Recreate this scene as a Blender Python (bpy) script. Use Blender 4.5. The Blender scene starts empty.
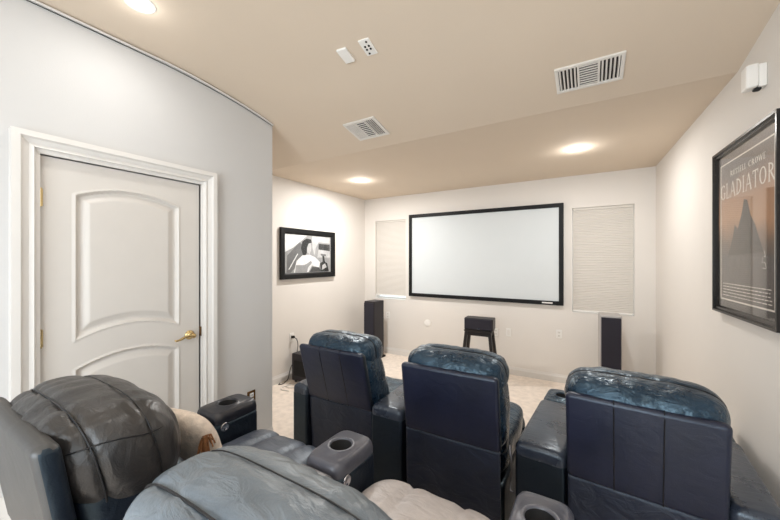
import bpy, bmesh, math, random
from mathutils import Vector, Matrix, noise
random.seed(4)
PI = math.pi
SC = bpy.context.scene
COL = SC.collection

# ------------------------------------------------------------------ materials
def nodes(name):
    m = bpy.data.materials.new(name); m.use_nodes = True
    return m, m.node_tree.nodes, m.node_tree.links, m.node_tree.nodes['Principled BSDF']

def lin(c):
    return tuple(((v/255)/12.92 if v/255 <= .04045 else ((v/255+.055)/1.055)**2.4) for v in c) + (1.0,)

def mat(name, rgb, rough=.6, metal=0, var=.06, vscale=8, bump=0, bscale=60, spec=.5, emit=None, estr=0, coat=0, stretch=None):
    m, N, L, P = nodes(name)
    base = lin(rgb)
    tc = N.new('ShaderNodeTexCoord'); src = tc.outputs['Object']
    if stretch:
        mp = N.new('ShaderNodeMapping'); mp.inputs['Scale'].default_value = stretch
        L.new(src, mp.inputs['Vector']); src = mp.outputs['Vector']
    no = N.new('ShaderNodeTexNoise'); no.inputs['Scale'].default_value = vscale; no.inputs['Detail'].default_value = 4
    L.new(src, no.inputs['Vector'])
    rp = N.new('ShaderNodeValToRGB')
    rp.color_ramp.elements[0].position = .3; rp.color_ramp.elements[1].position = .7
    rp.color_ramp.elements[0].color = tuple(max(0, c*(1-var)) for c in base[:3])+(1,)
    rp.color_ramp.elements[1].color = tuple(min(1, c*(1+var)) for c in base[:3])+(1,)
    L.new(no.outputs['Fac'], rp.inputs['Fac']); L.new(rp.outputs['Color'], P.inputs['Base Color'])
    P.inputs['Roughness'].default_value = rough; P.inputs['Metallic'].default_value = metal
    P.inputs['Specular IOR Level'].default_value = spec
    P.inputs['Coat Weight'].default_value = coat
    if bump:
        n2 = N.new('ShaderNodeTexNoise'); n2.inputs['Scale'].default_value = bscale; n2.inputs['Detail'].default_value = 5
        L.new(src, n2.inputs['Vector'])
        b = N.new('ShaderNodeBump'); b.inputs['Strength'].default_value = bump; b.inputs['Distance'].default_value = .01
        L.new(n2.outputs['Fac'], b.inputs['Height']); L.new(b.outputs['Normal'], P.inputs['Normal'])
    if emit:
        P.inputs['Emission Color'].default_value = lin(emit); P.inputs['Emission Strength'].default_value = estr
    return m

def leather(name, dark, light, rough, wr=.35, tint=(1, 1, 1), fs=16):
    """two-tone leather: wear patches, folds and a fine grain"""
    m, N, L, P = nodes(name)
    tc = N.new('ShaderNodeTexCoord')
    a = N.new('ShaderNodeTexNoise'); a.inputs['Scale'].default_value = 5; a.inputs['Detail'].default_value = 6; a.inputs['Roughness'].default_value = .65
    L.new(tc.outputs['Object'], a.inputs['Vector'])
    rp = N.new('ShaderNodeValToRGB'); rp.color_ramp.elements[0].position = .25; rp.color_ramp.elements[1].position = .8
    P.inputs['Specular Tint'].default_value = tint+(1,); P.inputs['Specular IOR Level'].default_value = .68
    rp.color_ramp.elements[0].color = lin(dark); rp.color_ramp.elements[1].color = lin(light)
    L.new(a.outputs['Fac'], rp.inputs['Fac']); L.new(rp.outputs['Color'], P.inputs['Base Color'])
    mr = N.new('ShaderNodeMapRange'); mr.inputs['To Min'].default_value = rough-.07; mr.inputs['To Max'].default_value = rough+.1
    L.new(a.outputs['Fac'], mr.inputs['Value']); L.new(mr.outputs['Result'], P.inputs['Roughness'])
    f = N.new('ShaderNodeTexNoise'); f.inputs['Scale'].default_value = fs; f.inputs['Detail'].default_value = 4; f.inputs['Distortion'].default_value = 1.2
    mp = N.new('ShaderNodeMapping'); mp.inputs['Scale'].default_value = (.55, 1.3, .8); mp.inputs['Rotation'].default_value = (.3, .2, .7)
    L.new(tc.outputs['Object'], mp.inputs['Vector']); L.new(mp.outputs['Vector'], f.inputs['Vector'])
    b1 = N.new('ShaderNodeBump'); b1.inputs['Strength'].default_value = wr; b1.inputs['Distance'].default_value = .02
    L.new(f.outputs['Fac'], b1.inputs['Height'])
    g = N.new('ShaderNodeTexVoronoi'); g.inputs['Scale'].default_value = 260
    L.new(tc.outputs['Object'], g.inputs['Vector'])
    b2 = N.new('ShaderNodeBump'); b2.inputs['Strength'].default_value = .12; b2.inputs['Distance'].default_value = .002
    L.new(g.outputs['Distance'], b2.inputs['Height']); L.new(b1.outputs['Normal'], b2.inputs['Normal']); L.new(b2.outputs['Normal'], P.inputs['Normal'])
    return m

M = {}
M['wall'] = mat('wall_paint', (224, 219, 213), .75, var=.012, vscale=2, bump=.06, bscale=160, spec=.25)
M['wall_cool'] = mat('cool_white_wall_paint', (203, 202, 201), .75, var=.012, vscale=2, bump=.06, bscale=160, spec=.25)  # cool light on the door wall put into its base colour
M['ceil'] = mat('ceiling_paint', (218, 203, 185), .85, var=.012, vscale=2, bump=.06, bscale=140, spec=.15)
M['trim'] = mat('white_trim_paint', (222, 219, 215), .4, var=.01)
M['door'] = mat('white_door_paint', (211, 206, 200), .42, var=.01)
M['carpet'] = mat('beige_carpet', (236, 224, 212), .95, var=.10, vscale=14, bump=.5, bscale=300, spec=.1)
M['black'] = mat('black_satin', (9, 9, 10), .55, var=.1, spec=.3)
M['blackgloss'] = mat('black_gloss_frame', (22, 20, 20), .22, var=.1)
M['grille'] = mat('speaker_cloth', (38, 36, 46), .9, var=.15, vscale=300)
M['speaker_side'] = mat('speaker_black_ash', (22, 18, 26), .4, var=.2, vscale=40, stretch=(6, 6, .5))
M['speaker_grey'] = mat('speaker_grey_shell', (176, 172, 170), .5)
M['screen'] = mat('screen_white', (210, 215, 217), .9, var=.004, spec=.05)
M['shade'] = mat('cellular_shade', (211, 206, 199), .9, var=.01, spec=.1)
M['brass'] = mat('brass', (214, 190, 138), .24, 1, var=.1, vscale=30)
M['bronze'] = mat('bronze_plate', (120, 88, 52), .35, .8, var=.4, vscale=60)
M['white'] = mat('white_plastic', (236, 234, 230), .45, var=.01)
M['hole'] = mat('dark_recess', (20, 19, 20), .8)
M['vent'] = mat('vent_white_metal', (226, 222, 216), .45, var=.02)
M['ventdark'] = mat('vent_duct_dark', (40, 37, 36), .8)
M['chrome'] = mat('chrome', (200, 200, 205), .15, 1, var=.02)
M['steel'] = mat('dull_steel', (120, 120, 126), .35, 1)
M['cable_black'] = mat('black_cable', (34, 32, 32), .5)
M['cable_white'] = mat('white_cable', (222, 218, 212), .5)
M['stool'] = mat('stool_dark_wood', (26, 20, 19), .4, var=.3, vscale=20, stretch=(5, 5, .6))
M['glow'] = mat('lamp_diffuser', (255, 250, 240), .5, emit=(255, 244, 226), estr=14)
BLU = (.62, .86, 1.0)
M['front_leather'] = leather('navy_leather', (16, 29, 44), (38, 60, 80), .27, .6, BLU, 22)
M['front_panel'] = leather('navy_panel_leather', (19, 22, 40), (28, 31, 54), .36, .14, (.78, .9, 1))
M['front_skirt'] = leather('navy_back_cloth', (20, 24, 40), (34, 39, 58), .46, .6, (.78, .9, 1))
M['front_arm'] = leather('navy_arm_leather', (32, 40, 55), (76, 81, 92), .27, .15, (.8, .92, 1))  # arm tops: their sheen put into a lighter base than the arm sides
M['rear_leather'] = leather('charcoal_leather', (28, 27, 27), (54, 50, 48), .35, .3)
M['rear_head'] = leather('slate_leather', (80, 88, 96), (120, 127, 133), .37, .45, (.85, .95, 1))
M['rear_panel'] = leather('grey_panel_leather', (54, 54, 54), (74, 72, 70), .45, .1)
M['rear_seat'] = leather('blue_grey_seat_leather', (58, 64, 78), (92, 98, 110), .36, .3, (.8, .93, 1))
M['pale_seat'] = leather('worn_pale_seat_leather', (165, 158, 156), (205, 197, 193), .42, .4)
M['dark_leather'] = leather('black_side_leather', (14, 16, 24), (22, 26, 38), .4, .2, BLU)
M['rear_arm'] = leather('taupe_arm_leather', (74, 72, 76), (104, 100, 102), .36, .2)
M['cup_rear'] = leather('dark_cup_leather', (20, 22, 32), (34, 36, 46), .35, .12)
M['cup_grey'] = leather('grey_cup_leather', (70, 72, 82), (98, 98, 106), .34, .1)
M['pipe'] = mat('dark_piping', (14, 14, 18), .4)
M['pillow'] = mat('beige_brocade', (218, 203, 188), .85, var=.16, vscale=38, bump=.3, bscale=120)
M['fringe'] = mat('brown_tassel_yarn', (128, 84, 50), .9, var=.4, vscale=60)

# ------------------------------------------------------------------ mesh helpers
def finish(name, bm, m, parent=None, smooth=False, loc=None, rot=None, bevel=0, bseg=2, angle=40):
    bmesh.ops.recalc_face_normals(bm, faces=bm.faces)
    me = bpy.data.meshes.new(name); bm.to_mesh(me); bm.free()
    for mm in (m if isinstance(m, (list, tuple)) else [m]): me.materials.append(mm)
    o = bpy.data.objects.new(name, me); COL.objects.link(o)
    if parent: o.parent = parent
    if loc: o.location = loc
    if rot: o.rotation_euler = rot
    if bevel:
        md = o.modifiers.new('bevel', 'BEVEL'); md.width = bevel; md.segments = bseg; md.limit_method = 'ANGLE'; md.angle_limit = math.radians(35)
    if smooth or bevel:
        me.polygons.foreach_set('use_smooth', [True]*len(me.polygons))
        if bevel: me.set_sharp_from_angle(angle=math.radians(angle)) if hasattr(me, 'set_sharp_from_angle') else None
        if bevel:
            wn = o.modifiers.new('wn', 'WEIGHTED_NORMAL'); wn.keep_sharp = False
            for e in me.edges: e.use_edge_sharp = False
    return o

def empty(name, loc=(0, 0, 0), rz=0, label=None, cat=None, group=None, kind=None):
    o = bpy.data.objects.new(name, None); COL.objects.link(o); o.location = loc; o.rotation_euler = (0, 0, rz); o.empty_display_size = .1
    return tag(o, label, cat, group, kind)

def tag(o, label=None, cat=None, group=None, kind=None):
    if label: o['label'] = label
    if cat: o['category'] = cat
    if group: o['group'] = group
    if kind: o['kind'] = kind
    return o

def box(bm, x0, x1, y0, y1, z0, z1, mi=0, T=None):
    vs = [bm.verts.new((x, y, z)) for x in (x0, x1) for y in (y0, y1) for z in (z0, z1)]
    if T:
        for v in vs: v.co = T(v.co)
    for f in ((0, 1, 3, 2), (4, 6, 7, 5), (0, 4, 5, 1), (2, 3, 7, 6), (0, 2, 6, 4), (1, 5, 7, 3)):
        fc = bm.faces.new([vs[i] for i in f]); fc.material_index = mi
    return vs

def tube(bm, pts, r, n=8, mi=0, closed=False):
    pts = [Vector(p) for p in pts]; rings = []
    N = len(pts)
    for i, p in enumerate(pts):
        a = pts[i-1] if (i or closed) else pts[0]; b = pts[(i+1) % N] if (i < N-1 or closed) else pts[-1]
        t = (b-a).normalized(); u = t.cross(Vector((.13, .31, .94)))
        if u.length < .05: u = t.cross(Vector((1, 0, 0)))
        u.normalize(); w = t.cross(u)
        rr = r[i] if isinstance(r, (list, tuple)) else r
        rings.append([bm.verts.new(p+(u*math.cos(k*2*PI/n)+w*math.sin(k*2*PI/n))*rr) for k in range(n)])
    for i in range(N if closed else N-1):
        A, B = rings[i], rings[(i+1) % N]
        for k in range(n):
            f = bm.faces.new((A[k], A[(k+1) % n], B[(k+1) % n], B[k])); f.material_index = mi
    if not closed:
        for R in (rings[0][::-1], rings[-1]):
            f = bm.faces.new(R); f.material_index = mi

def loft(bm, rings, mi=0, cap0=True, cap1=True):
    """rings: lists of points, same length"""
    R = [[bm.verts.new(p) for p in r] for r in rings]
    n = len(R[0])
    for a, b in zip(R, R[1:]):
        for k in range(n):
            f = bm.faces.new((a[k], a[(k+1) % n], b[(k+1) % n], b[k])); f.material_index = mi
    if cap0: bm.faces.new(R[0][::-1]).material_index = mi
    if cap1: bm.faces.new(R[-1]).material_index = mi

def lathe(bm, prof, c=(0, 0, 0), axis='z', n=32, mi=0):
    def P(r, h, a):
        x, y = r*math.cos(a), r*math.sin(a)
        v = {'z': (x, y, h), 'x': (h, x, y), 'y': (x, h, y)}[axis]
        return Vector(v)+Vector(c)
    loft(bm, [[P(max(r, 1e-4), h, 2*PI*k/n) for k in range(n)] for r, h in prof], mi)

def prism(bm, poly, z0, z1, axis='y', mi=0):
    """poly of (a,b) extruded along axis"""
    def P(a, b, t): return {'y': (a, t, b), 'x': (t, a, b), 'z': (a, b, t)}[axis]
    A = [bm.verts.new(P(a, b, z0)) for a, b in poly]; B = [bm.verts.new(P(a, b, z1)) for a, b in poly]
    n = len(poly)
    for k in range(n):
        bm.faces.new((A[k], A[(k+1) % n], B[(k+1) % n], B[k])).material_index = mi
    bm.faces.new(A[::-1]).material_index = mi; bm.faces.new(B).material_index = mi

def sup_r(q, p):
    lo, hi = .3, 1.0001
    for _ in range(22):
        m_ = (lo+hi)/2
        if sum((abs(a)*m_)**e for a, e in zip(q, p)) > 1: hi = m_
        else: lo = m_
    return lo

def puff(c, h, p=(4, 3, 3), n=28, wr=0, ws=5, seed=0, grooves=(), stretch=(1, 1, 1), shear=0, post=None):
    """puffy upholstered pad: superellipsoid with wrinkles, grooves = (axis, pos, depth, width[, zmin])"""
    bm = bmesh.new(); cache = {}
    def V(i, j, k):
        key = (i, j, k)
        if key in cache: return cache[key]
        q = [math.sin((2*a/n-1)*PI/2*.82)/math.sin(PI/2*.82) for a in key]
        r = sup_r(q, p); s = [a*r for a in q]
        nv = Vector([math.copysign(abs(a)**(e-1), a)*e/hh for a, e, hh in zip(s, p, h)]).normalized()
        L = Vector([a*hh for a, hh in zip(s, h)])
        d = 0
        if wr:
            w = Vector((L.x*stretch[0], L.y*stretch[1], L.z*stretch[2]))*ws+Vector((seed*7.1, seed*3.3, seed))
            d += wr*noise.noise(w)+.4*wr*noise.noise(w*2.1+Vector((3, 1, 2)))
        for g in grooves:
            if len(g) > 4 and L.z < g[4]: continue
            d -= g[2]*math.exp(-((L[g[0]]-g[1])/g[3])**2)
        L += nv*d
        if shear: L.y += shear*L.z
        if post: L = post(L)
        cache[key] = bm.verts.new(L+Vector(c)); return cache[key]
    for i in range(n):
        for j in range(n):
            for f in (lambda a, b: (a, b, 0), lambda a, b: (a, b, n), lambda a, b: (a, 0, b), lambda a, b: (a, n, b), lambda a, b: (0, a, b), lambda a, b: (n, a, b)):
                bm.faces.new((V(*f(i, j)), V(*f(i+1, j)), V(*f(i+1, j+1)), V(*f(i, j+1))))
    return bm

def puff_line(c, h, p, axis, pos, shear=0, n=60, out=.002, arc=(0, 1)):
    """points around the pad at a fixed coordinate (for piping)"""
    rem = 1-abs(pos/h[axis])**p[axis]; o = [i for i in range(3) if i != axis]; pts = []
    for k in range(n+1):
        a = 2*PI*(arc[0]+(arc[1]-arc[0])*k/n); u, v = math.cos(a), math.sin(a)
        lo, hi = 0, 2
        for _ in range(26):
            m_ = (lo+hi)/2
            if (abs(u)*m_)**p[o[0]]+(abs(v)*m_)**p[o[1]] > rem: hi = m_
            else: lo = m_
        L = [0, 0, 0]; L[axis] = pos; L[o[0]] = u*lo*h[o[0]]; L[o[1]] = v*lo*h[o[1]]
        L = Vector(L); L += Vector([0 if i == axis else L[i]/max(h[i], .01) for i in range(3)]).normalized()*out
        L.y += shear*L.z
        pts.append(L+Vector(c))
    return pts

def rbox(bm, x0, x1, y0, y1, z0, z1, r=.03, T=None, p=None, k=40):
    """rounded box by stacked superellipse rings"""
    cx, cy, hx, hy = (x0+x1)/2, (y0+y1)/2, (x1-x0)/2, (y1-y0)/2
    rings = []
    def ring(ins, z):
        out = []
        ax, ay = hx-ins, hy-ins
        rc = min(max(r-ins*.3, .004), ax*.98, ay*.98)
        for qd in range(4):
            sx, sy = ((1, 1), (-1, 1), (-1, -1), (1, -1))[qd]
            for t in range(7):
                a = qd*PI/2+t/6*PI/2
                out.append(Vector((cx+sx*(ax-rc)+rc*math.cos(a), cy+sy*(ay-rc)+rc*math.sin(a), z)))
        return out
    for t in range(5):
        a = t/4*PI/2; rings.append(ring(r*(1-math.sin(a)), z0+r*(1-math.cos(a))))
    for t in range(5):
        a = t/4*PI/2; rings.append(ring(r*(1-math.cos(a)), z1-r*(1-math.sin(a))))
    if T: rings = [[T(v) for v in R] for R in rings]
    loft(bm, rings)

# ------------------------------------------------------------------ the room
XL, YC, XA, D = -2.50, 2.037, -3.54, 4.95        # door wall, its end, alcove wall, screen wall
ZC, ZF, YS0, YS1, YB = 3.005, 2.74, 1.495, 2.72, -1.7
RIS, YR = .17, 1.50
CB = .45                                          # half length of the soft bend where the slope begins
def zceil(y):
    k = (ZF-ZC)/(YS1-YS0)
    if y <= YS0-CB: return ZC
    if y >= YS1: return ZF
    if y < YS0+CB: return ZC+k*(y-YS0+CB)**2/(4*CB)
    return ZC+k*(y-YS0)
RW0 = Vector((.665, D)); RA = math.radians(2.0)
def xr(y): return .665+(D-y)*math.tan(RA)

def wall_open(bm, u0, u1, z0, z1, openings, T, th=.14):
    """vertical wall in (u, depth, z) with rectangular openings; depth 0 = room face"""
    us = sorted({u0, u1, *[o[0] for o in openings], *[o[1] for o in openings]})
    for a, b in zip(us, us[1:]):
        cuts = sorted([(o[2], o[3]) for o in openings if o[0] <= a+1e-6 and o[1] >= b-1e-6])
        z = z0
        for c0, c1 in cuts:
            if c0 > z: box(bm, a, b, 0, th, z, c0, T=T)
            z = c1
        if z < z1: box(bm, a, b, 0, th, z, z1, T=T)
    bmesh.ops.remove_doubles(bm, verts=bm.verts, dist=1e-5)

def struct(name, bm, m, **k): return tag(finish(name, bm, m, **k), kind='structure')

bm = bmesh.new(); box(bm, XA-.2, 1.2, YB-.2, D+.2, -.1, 0); struct('floor', bm, M['carpet'])
bm = bmesh.new(); box(bm, XL, .80, YB, YR, .0, RIS); struct('floor_riser', bm, M['carpet'])
bm = bmesh.new()
cy_ = [YB-.2]+[YS0-CB+2*CB*k/16 for k in range(17)]+[YS1, D+.2]
for a, b in zip(cy_, cy_[1:]):
    q = [bm.verts.new((x, y, z)) for x in (XA-.2, 1.2) for y, z in ((a, zceil(a)), (b, zceil(b)), (b, 3.3), (a, 3.3))]
    for f in ((0, 1, 5, 4), (2, 3, 7, 6)): bm.faces.new([q[i] for i in f])
    if a == cy_[0]: bm.faces.new([q[i] for i in (0, 4, 7, 3)])
    if b == cy_[-1]: bm.faces.new([q[i] for i in (1, 2, 6, 5)])
bmesh.ops.remove_doubles(bm, verts=bm.verts, dist=1e-5)
o = struct('ceiling', bm, M['ceil'], smooth=True)
o.data.set_sharp_from_angle(angle=math.radians(8))

W1 = (-3.305, -2.685, .95, 2.33); W2 = (-.197, .462, .95, 2.315)
bm = bmesh.new()
wall_open(bm, XA-.14, .9, 0, 3.2, [W1, W2], lambda v: Vector((v.x, D+v.y, v.z)))
struct('wall_front', bm, M['wall'])
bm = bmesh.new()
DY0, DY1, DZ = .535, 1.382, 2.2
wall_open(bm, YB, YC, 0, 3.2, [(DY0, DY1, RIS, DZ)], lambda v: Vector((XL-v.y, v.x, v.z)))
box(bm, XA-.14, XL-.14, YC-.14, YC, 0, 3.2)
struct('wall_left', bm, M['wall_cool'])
bm = bmesh.new(); box(bm, XA-.14, XA, YC-.14, D, 0, 3.2); struct('wall_alcove', bm, M['wall'])
bm = bmesh.new()
WR = (5.25, 6.35, 1.0, 2.35)
ca, sa = math.cos(RA), math.sin(RA)
def TR(v): return Vector((RW0.x+v.x*sa+v.y*ca, RW0.y-v.x*ca+v.y*sa, v.z))
wall_open(bm, -.15, 6.8, 0, 3.2, [WR], TR)
struct('wall_right', bm, M['wall'])
bm = bmesh.new(); WB = (-1.75, .45, .75, 2.45)
wall_open(bm, XL-.14, 1.1, 0, 3.2, [WB], lambda v: Vector((v.x, YB-v.y, v.z))); struct('wall_rear', bm, M['wall'])
# backing of the doorway behind the closed door
bm = bmesh.new(); box(bm, XL-.2, XL-.145, DY0-.1, DY1+.1, 0, DZ+.1); struct('trim_backing', bm, M['wall'])

def baseboard(name, u0, u1, z, T, h=.1, th=.016):
    bm = bmesh.new()
    prof = [(0, 0), (-th, 0), (-th, h*.7), (-th*.55, h*.86), (-th*.4, h), (0, h)]
    A = [bm.verts.new(T(Vector((u0, d, z+zz)))) for d, zz in prof]; B = [bm.verts.new(T(Vector((u1, d, z+zz)))) for d, zz in prof]
    n = len(prof)
    for k in range(n): bm.faces.new((A[k], A[(k+1) % n], B[(k+1) % n], B[k]))
    bm.faces.new(A[::-1]); bm.faces.new(B)
    return struct(name, bm, M['trim'])
TF = lambda v: Vector((v.x, D+v.y, v.z)); TA = lambda v: Vector((XA-v.y, v.x, v.z)); TL = lambda v: Vector((XL-v.y, v.x, v.z))
baseboard('baseboard_front', XA, .66, 0, TF, .105)
baseboard('baseboard_alcove', YC, D-.017, 0, TA, .105)
baseboard('baseboard_right', .03, D-YR, 0, TR, .105)
baseboard('baseboard_left', 1.49, YR, RIS, TL, .12)
baseboard('baseboard_left_front', YR, YC, 0, TL, .105)
baseboard('baseboard_left_rear', YB, .435, RIS, TL, .285, .022)

# cable raceway where the door wall meets the ceiling
bm = bmesh.new()
ys = [YB+.05, -.6, 0, .6, 1.0, 1.15, 1.3, 1.45, 1.6, 1.75, 1.9, YC]
tube(bm, [(XL+.012, y, zceil(y)-.014-.002*math.sin(y*9)) for y in ys], .007, 8)
struct('trim_1', bm, M['trim'])
bm = bmesh.new()
tube(bm, [(XL+.008, y, zceil(y)-.027-.003*math.sin(y*5+1)) for y in ys], .0022, 6)
struct('trim_2', bm, M['cable_black'])

# ------------------------------------------------------------------ door with its casing
door = empty('door_1', (XL, (DY0+DY1)/2, RIS), 0, 'white painted door with arched panels and brass lever', 'door', kind='structure')
dw, dh = DY1-DY0, DZ-RIS
def door_mesh():
    nx, nz = 130, 300; bm = bmesh.new(); g = []
    def arch(y, z0, s): t = (y-dw/2)/(.27); return z0+s*(1-t*t)
    for i in range(nx+1):
        row = []
        for j in range(nz+1):
            y = .004+(dw-.008)*i/nx; z = .006+(dh-.01)*j/nz; h = 0
            for (zb, sb, zt, st) in ((1.015, .06, 1.835, .06), (.25, 0, .835, .06)):
                top = arch(y, zt, st); bot = arch(y, zb, sb)
                sd = min(y-.15, dw-.155-y, top-z, z-bot)
                if -.014 < sd <= 0: h = .006*math.sin((sd+.014)/.014*PI)
                elif 0 < sd < .010: h = -.02*sd/.010
                elif .010 <= sd < .024: h = -.02
                elif .024 <= sd < .06: h = -.02+.018*(sd-.024)/.036
                elif sd >= .06: h = -.002
            row.append(bm.verts.new((h, y-dw/2, z)))
        g.append(row)
    for i in range(nx):
        for j in range(nz): bm.faces.new((g[i][j], g[i+1][j], g[i+1][j+1], g[i][j+1]))
    ext = bmesh.ops.extrude_face_region(bm, geom=bm.faces[:])
    for v in [e for e in ext['geom'] if isinstance(e, bmesh.types.BMVert)]: v.co.x = -.04
    return bm
o = finish('door_slab', door_mesh(), M['door'], door, smooth=True, loc=(-.012, 0, 0))
try: o.data.set_sharp_from_angle(angle=math.radians(50))
except Exception: pass
# casing: mitred profile swept round the opening
bm = bmesh.new()
prof = [(0, -.1), (0, .012), (.012, .016), (.02, .022), (.024, .036), (.04, .03), (.062, .04), (.07, .055), (.098, .055), (.098, 0), (.02, 0)]
path = [(-dw/2, 0, -1.12, 0), (-dw/2, dh, -1.12, 1), (dw/2, dh, 1, 1), (dw/2, 0, 1, 0)]
rows = []
for (py, pz, dy, dz) in path:
    rows.append([bm.verts.new((d, py+dy*w, pz+dz*w)) for w, d in prof])
for a, b in zip(rows, rows[1:]):
    for k in range(len(prof)-1): bm.faces.new((a[k], a[k+1], b[k+1], b[k]))
finish('door_casing', bm, M['trim'], door)
bm = bmesh.new(); box(bm, -.095, -.055, -dw/2, -dw/2+.012, 0, dh); box(bm, -.095, -.055, dw/2-.012, dw/2, 0, dh); box(bm, -.095, -.055, -dw/2, dw/2, dh-.012, dh)
finish('door_stop', bm, M['trim'], door)
for z in (1.80, 1.045, .28):
    bm = bmesh.new()
    lathe(bm, [(.0, -.052), (.007, -.05), (.007, .05), (0, .052)], (.004, -dw/2+.002, z), 'z', 12)
    box(bm, -.011, .001, -dw/2+.004, -dw/2+.012, z-.045, z+.045)
    finish('hinge', bm, M['brass'], door, smooth=False)
bm = bmesh.new(); hy, hz = dw/2-.075, .917
lathe(bm, [(0, .0), (.033, .0), (.033, .006), (.024, .012), (.014, .014), (.012, .05), (.016, .055), (.016, .066), (0, .068)], (-.012, hy, hz), 'x', 28)
tube(bm, [(.045, hy, hz), (.047, hy-.03, hz+.004), (.047, hy-.06, hz), (.046, hy-.09, hz-.012), (.045, hy-.115, hz-.016), (.043, hy-.125, hz-.01)], [.011, .01, .009, .008, .007, .005], 10)
finish('door_handle', bm, M['brass'], door, smooth=True)
bm = bmesh.new(); box(bm, -.012, .0125, dw/2-.002, dw/2+.003, hz-.02, hz+.05)
finish('strike_plate', bm, M['bronze'], door)

# ------------------------------------------------------------------ windows with cellular shades
def window(name, W, gap):
    x0, x1, z0, z1 = W; cx = (x0+x1)/2
    r = empty(name, (cx, D, z0), 0, None, None, kind='structure'); w, h = x1-x0, z1-z0
    bm = bmesh.new(); f = .03
    for a in ((-w/2, -w/2+f, 0, h), (w/2-f, w/2, 0, h), (-w/2+f, w/2-f, 0, f), (-w/2+f, w/2-f, h-f, h), (-w/2+f, w/2-f, h/2-.015, h/2+.015)):
        box(bm, a[0], a[1], .10, .135, a[2], a[3])
    finish('window_frame', bm, M['white'], r)
    m, N, L, P = nodes('window_glass'); P.inputs['Transmission Weight'].default_value = 1; P.inputs['Roughness'].default_value = 0; P.inputs['IOR'].default_value = 1.01
    bm = bmesh.new(); box(bm, -w/2+.02, w/2-.02, .115, .12, .02, h-.02); finish('pane', bm, m, r)
    bm = bmesh.new(); box(bm, -w/2, w/2, -.004, .10, -.004, .006); finish('window_sill', bm, M['trim'], r)
    s = empty('cellular_shade', (cx, D, z0+gap), 0,
              'pale pleated shade covering the window left of the screen, a bright gap below it' if gap > .02 else 'pale pleated shade fully drawn over the window right of the screen', 'window shade', 'pleated window shades')
    hh = h-gap; n = 62; bm = bmesh.new(); hw = w/2-.006
    zs = [.02+(hh-.05)*k/(2*n) for k in range(2*n+1)]
    fr = [(.037 if k % 2 else .032) for k in range(2*n+1)]
    A = [bm.verts.new((-hw, y, z)) for y, z in zip(fr, zs)]+[bm.verts.new((-hw, y+.02, z)) for y, z in zip(fr[::-1], zs[::-1])]
    B = [bm.verts.new((hw, v.co.y, v.co.z)) for v in A]
    for k in range(len(A)): bm.faces.new((A[k], A[(k+1) % len(A)], B[(k+1) % len(A)], B[k]))
    bm.faces.new(A[::-1]); bm.faces.new(B)
    finish('pleated_fabric', bm, M['shade'], s)
    bm = bmesh.new(); box(bm, -hw, hw, .024, .064, 0.002, .02); finish('bottom_rail', bm, M['white'], s)
    bm = bmesh.new(); box(bm, -hw, hw, .02, .07, hh-.03, hh-.001); finish('head_rail', bm, M['shade'], s)
window('window_1', W1, .055); window('window_2', W2, .008)
# unseen window added to the right wall behind the camera, for fill light
r = empty('window_3', TR(Vector((5.8, 0, 1.0))), -PI/2+RA, None, None, kind='structure')
bm = bmesh.new()
for a in ((-.55, -.51, 0, 1.35), (.51, .55, 0, 1.35), (-.51, .51, 0, .04), (-.51, .51, 1.31, 1.35), (-.51, .51, .65, .69)):
    box(bm, a[0], a[1], .07, .12, a[2], a[3])
finish('window_frame', bm, M['white'], r)

r = empty('window_4', ((WB[0]+WB[1])/2, YB, WB[2]), PI, None, None, kind='structure')  # second unseen window, added to the rear wall to brighten the room
bm = bmesh.new()
for a in ((-1.1, -1.05, 0, 1.7), (1.05, 1.1, 0, 1.7), (-1.05, 1.05, 0, .05), (-1.05, 1.05, 1.65, 1.7), (-.025, .025, .05, 1.65)):
    box(bm, a[0], a[1], .07, .12, a[2], a[3])
finish('window_frame', bm, M['white'], r)

# ------------------------------------------------------------------ projection screen
s = empty('projection_screen', (-1.45, D, 1.03), 0, 'large blank projection screen in a black frame on the front wall', 'projection screen')
sw, sh = 1.153, 1.362; bm = bmesh.new(); f = .055
for a in ((-sw, -sw+f, 0, sh), (sw-f, sw, 0, sh), (-sw+f, sw-f, 0, f), (-sw+f, sw-f, sh-f, sh)): box(bm, a[0], a[1], -.045, -.005, a[2], a[3])
finish('screen_frame', bm, M['black'], s, bevel=.004)
bm = bmesh.new(); box(bm, -sw+f-.003, sw-f+.003, -.03, -.012, f-.003, sh-f+.003); finish('screen_surface', bm, M['screen'], s)
bm = bmesh.new(); box(bm, sw-.26, sw-.13, -.0475, -.045, .02, .037); finish('maker_badge', bm, M['white'], s)

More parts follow.
